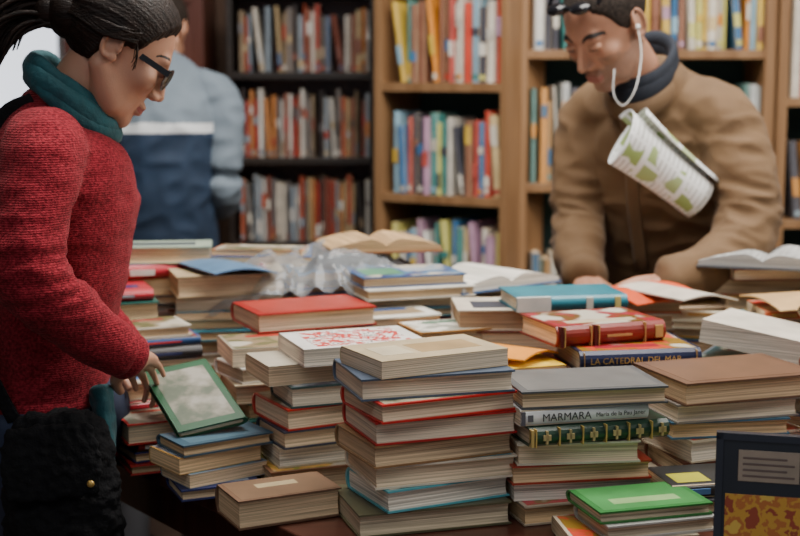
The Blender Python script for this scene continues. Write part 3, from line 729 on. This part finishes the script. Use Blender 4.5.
hairp=[ell_geo(bun,(.030,.032,.030)),ell_geo(MH@Vector((-.092,0,.005)),(.040,.052,.046))]
for k in range(150):
    sp=U(.1,1); L=U(.08,.15)
    d0=Vector((-1,U(-.5,.45)*sp,U(-.55,.30)*sp)).normalized()
    p0=bun+Vector((U(-.015,.015),U(-.022,.022),U(-.022,.022)))
    p1=p0+d0*L*.35; p2=p1+(d0+Vector((0,0,-.55))).normalized()*L*.35; p3=p2+(d0*.7+Vector((0,U(-.3,.3),-1.2))).normalized()*L*.4
    hairp.append(tube([p0,p1,p2,p3],[.0048,.0045,.0036,.0010],(0,1,0),6,4))
for k in range(26):
    q=MH@Vector((U(-.11,-.02),U(-.06,.06),U(.07,.10))); d=Vector((U(-1,-.2),U(-.5,.5),U(.0,.3))).normalized()
    hairp.append(tube([q,q+d*.018,q+d*.026+Vector((-.012,0,-.010))],[.0006,.0005,.0003],(0,1,0),4,3))
for k in range(6):
    q=MH@Vector((.022+U(-.006,.006),-.078,.018+U(-.008,.008))); hairp.append(tube([q,q+Vector((-.002,-.003,-.02)),q+Vector((U(-.012,-.002),.001,-.034))],[.0010,.0008,.0004],(0,1,0),4,3))
for k in range(18):
    q=MH@Vector((.01+U(-.01,.01),-.079,.030+U(-.014,.01))); q2=MH@Vector((-.03,-.085,.014+U(-.014,.008))); q3=MH@Vector((-.095,-.050,.01+U(-.012,.012))); hairp.append(tube([q,q2,q3],[.003,.004,.002],(0,1,0),6,4))
fused('ponytail',hairp,0,0,[M_hairw],wo)
for k,(cz,rr,tr) in enumerate(((1.466,.070,.019),(1.484,.064,.016),(1.450,.073,.014))):
    pts=[];rad=[]
    for i in range(40):
        a=i/40*2*math.pi; dx=rr*1.0*math.cos(a); dy=rr*math.sin(a)
        pts.append(Vector((-.548+dx,2.36+dy,cz-.70*dx+.004*math.sin(3*a+k)))); rad.append((tr*(1+.15*math.sin(5*a+k)),tr*.62))
    V,F=tube_geo(pts,rad,(0,0,1),16,closed=True)
    fused('teal_scarf',[(V,F)],0,1,[M_teal],wo,lambda p,n:.003*noise.noise(Vector((p.x*30,p.y*30,p.z*70))))
fused('teal_shirt_hem',[tube([(-.495,2.26,.985),(-.482,2.245,.925),(-.480,2.235,.87)],[(.02,.045),(.016,.04),(.010,.03)],f,16)],.004,2,[M_teal],wo,lambda p,n:.004*noise.noise(p*50))
limbs((-.60,2.44,.90),(-.60,2.28,.90),f,[(-.62,2.46,.09),(-.60,2.27,.09)],('jeans','shoes'),M_jean,M_shoe,wo)
bag=[tube([(-.555,2.20,.950),(-.55,2.195,.89),(-.545,2.19,.78),(-.545,2.195,.70)],[(.035,.070),(.046,.088),(.052,.098),(.045,.085)],(0,1,0),28)]
fused('shoulder_bag',bag,.005,2,[M_black],wo,lambda p,n:.007*noise.noise(p*28)+.006*noise.noise(p*95))
fused('bag_flap',[tube([(-.555,2.155,.95),(-.55,2.142,.89),(-.545,2.136,.84)],[(.008,.07),(.010,.084),(.008,.074)],(0,1,0),24)],.004,2,[M_black],wo,lambda p,n:.005*noise.noise(p*90))
fused('bag_button',[ell_geo((-.485,2.128,.865),(.006,.004,.006))],0,0,[M_gold],wo)
fused('bag_strap',[tube([(-.62,2.195,.95),(-.668,2.18,1.08),(-.705,2.25,1.25),(-.66,2.30,1.42),(-.60,2.30,1.46)],[(.003,.012)]*5,(0,1,0),10,6)],0,0,[M_black],wo)

# ------------------------------------------------------------ MAN
M_jack=plain('tan_jacket_cloth',(.142,.078,.032),.8,var=.14,vscale=7,bump=.25,bscale=500,sheen=.06); M_collar=plain('navy_collar',(.008,.012,.022),.85)
M_trous=plain('dark_trousers',(.03,.03,.035),.8)
ma=empty('man',(.62,3.34,0))
f=Vector((-.5,-.866,0)); lf=Vector((.866,-.5,0))
tor=[(.645,3.38,.86,.130,.185),(.645,3.37,.98,.130,.185),(.625,3.34,1.12,.132,.19),(.60,3.30,1.25,.136,.195),(.588,3.26,1.36,.126,.19),(.578,3.235,1.43,.098,.155),(.56,3.21,1.475,.073,.095),(.55,3.20,1.495,.065,.075)]
parts=[tube([t[:3] for t in tor],[(t[3],t[4]) for t in tor],f,36)]
parts.append(tube([(.665,3.19,1.42),(.725,3.14,1.395),(.756,3.09,1.28),(.760,3.05,1.175),(.69,2.985,1.10),(.565,2.93,1.065)],[.074,.071,.063,.061,.055,.047],(0,0,1),24))
parts.append(tube([(.49,3.28,1.42),(.440,3.30,1.39),(.42,3.28,1.27),(.415,3.25,1.155),(.41,3.15,1.09),(.41,3.06,1.055)],[.072,.068,.060,.056,.051,.045],(0,0,1),24))
def fold_j(p,n):
    v=.007*noise.noise(Vector((p.x*8,p.y*8,p.z*7)))
    v+=.007*(1-2*abs(noise.noise(Vector((p.x*13+2,p.y*13,p.z*17)))))
    e=math.exp(-((p-Vector((.75,3.04,1.17))).length/.13)**2)+.8*math.exp(-((p-Vector((.40,3.2,1.15))).length/.11)**2)+.6*math.exp(-((p-Vector((.69,3.12,1.33))).length/.10)**2)
    return v+e*.014*(1-2*abs(noise.noise(Vector((p.x*14+p.z*16,p.y*14,p.z*26)))))
fused('tan_jacket',parts,.007,3,[M_jack],ma,fold_j)
fused('jacket_hem',[tube([(.645,3.38,.885),(.645,3.38,.82)],[(.135,.192),(.128,.182)],f,36)],.008,2,[M_jack],ma)
for k,(dz,rr,tr,mm) in enumerate(((1.478,.080,.020,M_jack),(1.510,.074,.022,M_collar),(1.530,.071,.018,M_collar))):
    pts=[];rad=[]
    for i in range(32):
        a=i/32*2*math.pi; u_=rr*math.cos(a); w_=rr*.95*math.sin(a)
        p=Vector((.547,3.19,0))+f*u_+lf*w_; pts.append(Vector((p.x,p.y,dz-.75*u_))); rad.append((tr,.011))
    V,F=tube_geo(pts,rad,(0,0,1),14,closed=True)
    fused('collar',[(V,F)],0,1,[mm],ma)
fused('jacket_placket',[tube([Vector((.545,3.19,1.41))+f*.095,Vector((.585,3.26,1.33))+f*.131,Vector((.60,3.30,1.22))+f*.140,Vector((.63,3.34,1.05))+f*.138],[(.003,.016)]*4,f,8)],0,0,[M_jack],ma)
fused('neck',[tube([(.56,3.21,1.44),(.525,3.175,1.515),(.475,3.13,1.57)],[(.060,.060),(.058,.056),(.058,.058)],f,24)],.005,3,[M_skinm],ma)
MM=Matrix.Translation((.450,3.09,1.606))@Matrix.Rotation(220*D2R,4,'Z')@Matrix.Rotation(36*D2R,4,'Y')
head_mesh('head',True,MM,ma,M_skinm,M_lipm,M_dark,M_hairm,.005,1.03,[-.066,-.066,-.04,.002,-.006,.008,.044,.074,.097],.0012,M_stub)
hp=hand_parts((.553,2.925,1.062),(-.85,-.35,-.18),(-.1,-.45,.9),False,26,1.05,arm=(.60,2.945,1.07)); fused('left_hand',hp,.0028,3,[M_skinm],ma)
hp=hand_parts((.412,3.055,1.05),(.02,-.9,-.25),(-.15,-.2,.95),True,24,1.05,arm=(.41,3.09,1.06)); fused('right_hand',hp,.0028,3,[M_skinm],ma)
limbs(Vector((.645,3.38,.84))+lf*.09,Vector((.645,3.38,.84))-lf*.09,f,[tuple(Vector((.66,3.40,.09))+lf*.12),tuple(Vector((.66,3.40,.09))-lf*.12)],('trousers','shoes'),M_trous,M_shoe,ma,(.10,.09,.07,.06,.062))
mb=MB()
for s in (-1,1):
    V,F=ell_geo((.080,s*.034,.098),(.018,.028,.012)); mb.add([tuple(v) for v in V],F,(1,1,1),0,MM)
    mb.box(MM@Matrix.Translation((.066,s*.071,.095))@Matrix.Rotation(28*D2R,4,'Y'),-.10,.0,-.002,.002,-.004,.004)
mb.box(MM,.078,.086,-.01,.01,.098,.104)
g=mb.obj('sunglasses',[M_glass]); link_child(g,ma)
M_cord=plain('white_cord',(.8,.8,.78),.4)
er=MM@Vector((.0,.084,-.006))
fused('earphone_cord',[tube([er,er+Vector((.006,-.02,-.06)),er+Vector((-.01,-.05,-.13)),er+Vector((-.035,-.05,-.165)),er+Vector((-.055,-.045,-.14)),er+Vector((-.052,-.03,-.09))],[.0014]*6,(0,1,0),8,8),ell_geo(er,(.006,.006,.006))],0,0,[M_cord],ma)
n=44; vs=[];fs=[];uv=[]
Ln=.24
for j in range(13):
    for i in range(n+1):
        t=i/n; a=-t*2*math.pi*1.25+2.3; r=.060-.022*t
        xj=j/12
        flare=1+.30*(1-xj)**2
        vs.append((xj*Ln-Ln/2+.02*math.sin(t*5)*(1-xj),r*flare*math.cos(a)*.70,r*flare*math.sin(a)))
for j in range(12):
    for i in range(n):
        fs.append((j*(n+1)+i,j*(n+1)+i+1,(j+1)*(n+1)+i+1,(j+1)*(n+1)+i)); uv.append([(i/n*2.2,j/12),((i+1)/n*2.2,j/12),((i+1)/n*2.2,(j+1)/12),(i/n*2.2,(j+1)/12)])
mlf=Matrix.Translation((.568,3.035,1.302))@Matrix.Rotation(18*D2R,4,'Z')@Matrix.Rotation(36*D2R,4,'Y')
me=bpy.data.meshes.new('rolled_newspaper'); me.from_pydata([tuple((mlf@Vector(v))-mlf.translation) for v in vs],[],fs)
ul=me.uv_layers.new(name='UVMap')
k=0
for q in uv:
    for u in q: ul.data[k].uv=u; k+=1
me.materials.append(M_leaf)
for p in me.polygons: p.use_smooth=True
lo=bpy.data.objects.new('rolled_newspaper',me); lo.location=mlf.translation; COL.objects.link(lo)
so=lo.modifiers.new('t','SOLIDIFY'); so.thickness=.0012

# ------------------------------------------------------------ BACKGROUND MAN
M_jl=plain('pale_blue_cloth',(.15,.19,.23),.8,var=.1); M_jn=plain('navy_cloth',(.012,.028,.06),.8,var=.2); M_js=plain('white_stripe',(.6,.62,.63),.7)
OX=-.095
bg=empty('shopper',(-.63+OX,4.1,0)); f=Vector((0.1,.995,0))
sh=lambda t:(t[0]+OX,)+tuple(t[1:])
tor=[(-.62,4.12,.84,.14,.175),(-.62,4.12,1.0,.14,.17),(-.62,4.10,1.18,.14,.178),(-.62,4.10,1.34,.145,.19),(-.62,4.12,1.44,.12,.18),(-.625,4.14,1.50,.09,.13),(-.63,4.16,1.54,.07,.08)]
parts=[tube([sh(t[:3]) for t in tor],[(t[3],t[4]) for t in tor],f,32)]
fused('jacket_body',parts,.009,6,[M_jl,M_js,M_jn],bg,fold_j,lambda c:0 if c.z>1.365 else (1 if c.z>1.335 else 2))
parts=[]
parts.append(tube([sh(q) for q in [(-.50,4.12,1.45),(-.44,4.12,1.42),(-.425,4.10,1.30),(-.43,4.10,1.17),(-.45,4.26,1.12),(-.48,4.38,1.12)]],[.074,.072,.062,.058,.052,.044],(0,0,1),20))
parts.append(tube([sh(q) for q in [(-.74,4.12,1.45),(-.80,4.12,1.42),(-.815,4.10,1.30),(-.81,4.10,1.17),(-.79,4.26,1.12),(-.76,4.38,1.12)]],[.074,.072,.062,.058,.052,.044],(0,0,1),20))
fused('jacket_sleeves',parts,.009,5,[M_jl],bg,fold_j)
fused('neck',[tube([sh((-.63,4.15,1.50)),sh((-.635,4.19,1.58))],[.06,.058],f,20)],.006,3,[M_skinm],bg)
MB_=Matrix.Translation(sh((-.625,4.23,1.63)))@Matrix.Rotation(85*D2R,4,'Z')@Matrix.Rotation(35*D2R,4,'Y')
head_mesh('head',True,MB_,bg,M_skinm,M_lipm,M_dark,M_hairm,.010,1.02)
for (w0,r_,ar) in (((-.482,4.385,1.12),True,(-.47,4.34,1.12)),((-.758,4.385,1.12),False,(-.77,4.34,1.12))):
    fused('hand',hand_parts(sh(w0),(0,.9,-.1),(0,0,1),r_,30,1.0,arm=sh(ar)),.003,3,[M_skinm],bg)
limbs(sh((-.71,4.12,.84)),sh((-.53,4.12,.84)),f,[sh((-.73,4.12,.09)),sh((-.51,4.12,.09))],('trousers','shoes'),M_trous,M_shoe,bg,(.10,.09,.07,.06,.062))

# ------------------------------------------------------------ light
def area(name,loc,rot,sx,sy,e,col):
    l=bpy.data.lights.new(name,'AREA'); l.shape='RECTANGLE'; l.size=sx; l.size_y=sy; l.energy=e; l.color=col
    o=bpy.data.objects.new(name,l); o.location=loc; o.rotation_euler=[a*D2R for a in rot]; COL.objects.link(o); return o
area('added_area_light',(.3,2.75,3.05),(0,0,0),2.0,1.1,125,(1,.955,.89))  # added overhead key with no fixture, brightens book tops and shoulders
area('added_area_light',(-.3,.5,3.0),(25,0,0),3.0,1.2,26,(.94,.96,1))  # added soft front light, unseen, lifts sides that face the camera
area('added_area_light',(2.6,2.3,2.6),(0,55,0),1.2,1.8,55,(1,.94,.86))  # added side light from the right, not a lamp of the room
w=bpy.data.worlds.new('sky'); scene.world=w; w.use_nodes=True
w.node_tree.nodes['Background'].inputs['Color'].default_value=(.84,.90,1,1); w.node_tree.nodes['Background'].inputs['Strength'].default_value=.34

cam=bpy.data.cameras.new('camera'); co=bpy.data.objects.new('camera',cam); COL.objects.link(co)
co.location=(0,0,1.5); co.rotation_euler=((90-7.85)*D2R,0,0); cam.lens=63; cam.sensor_width=36
cam.dof.use_dof=True; cam.dof.focus_distance=2.1; cam.dof.aperture_fstop=3.6
scene.camera=co
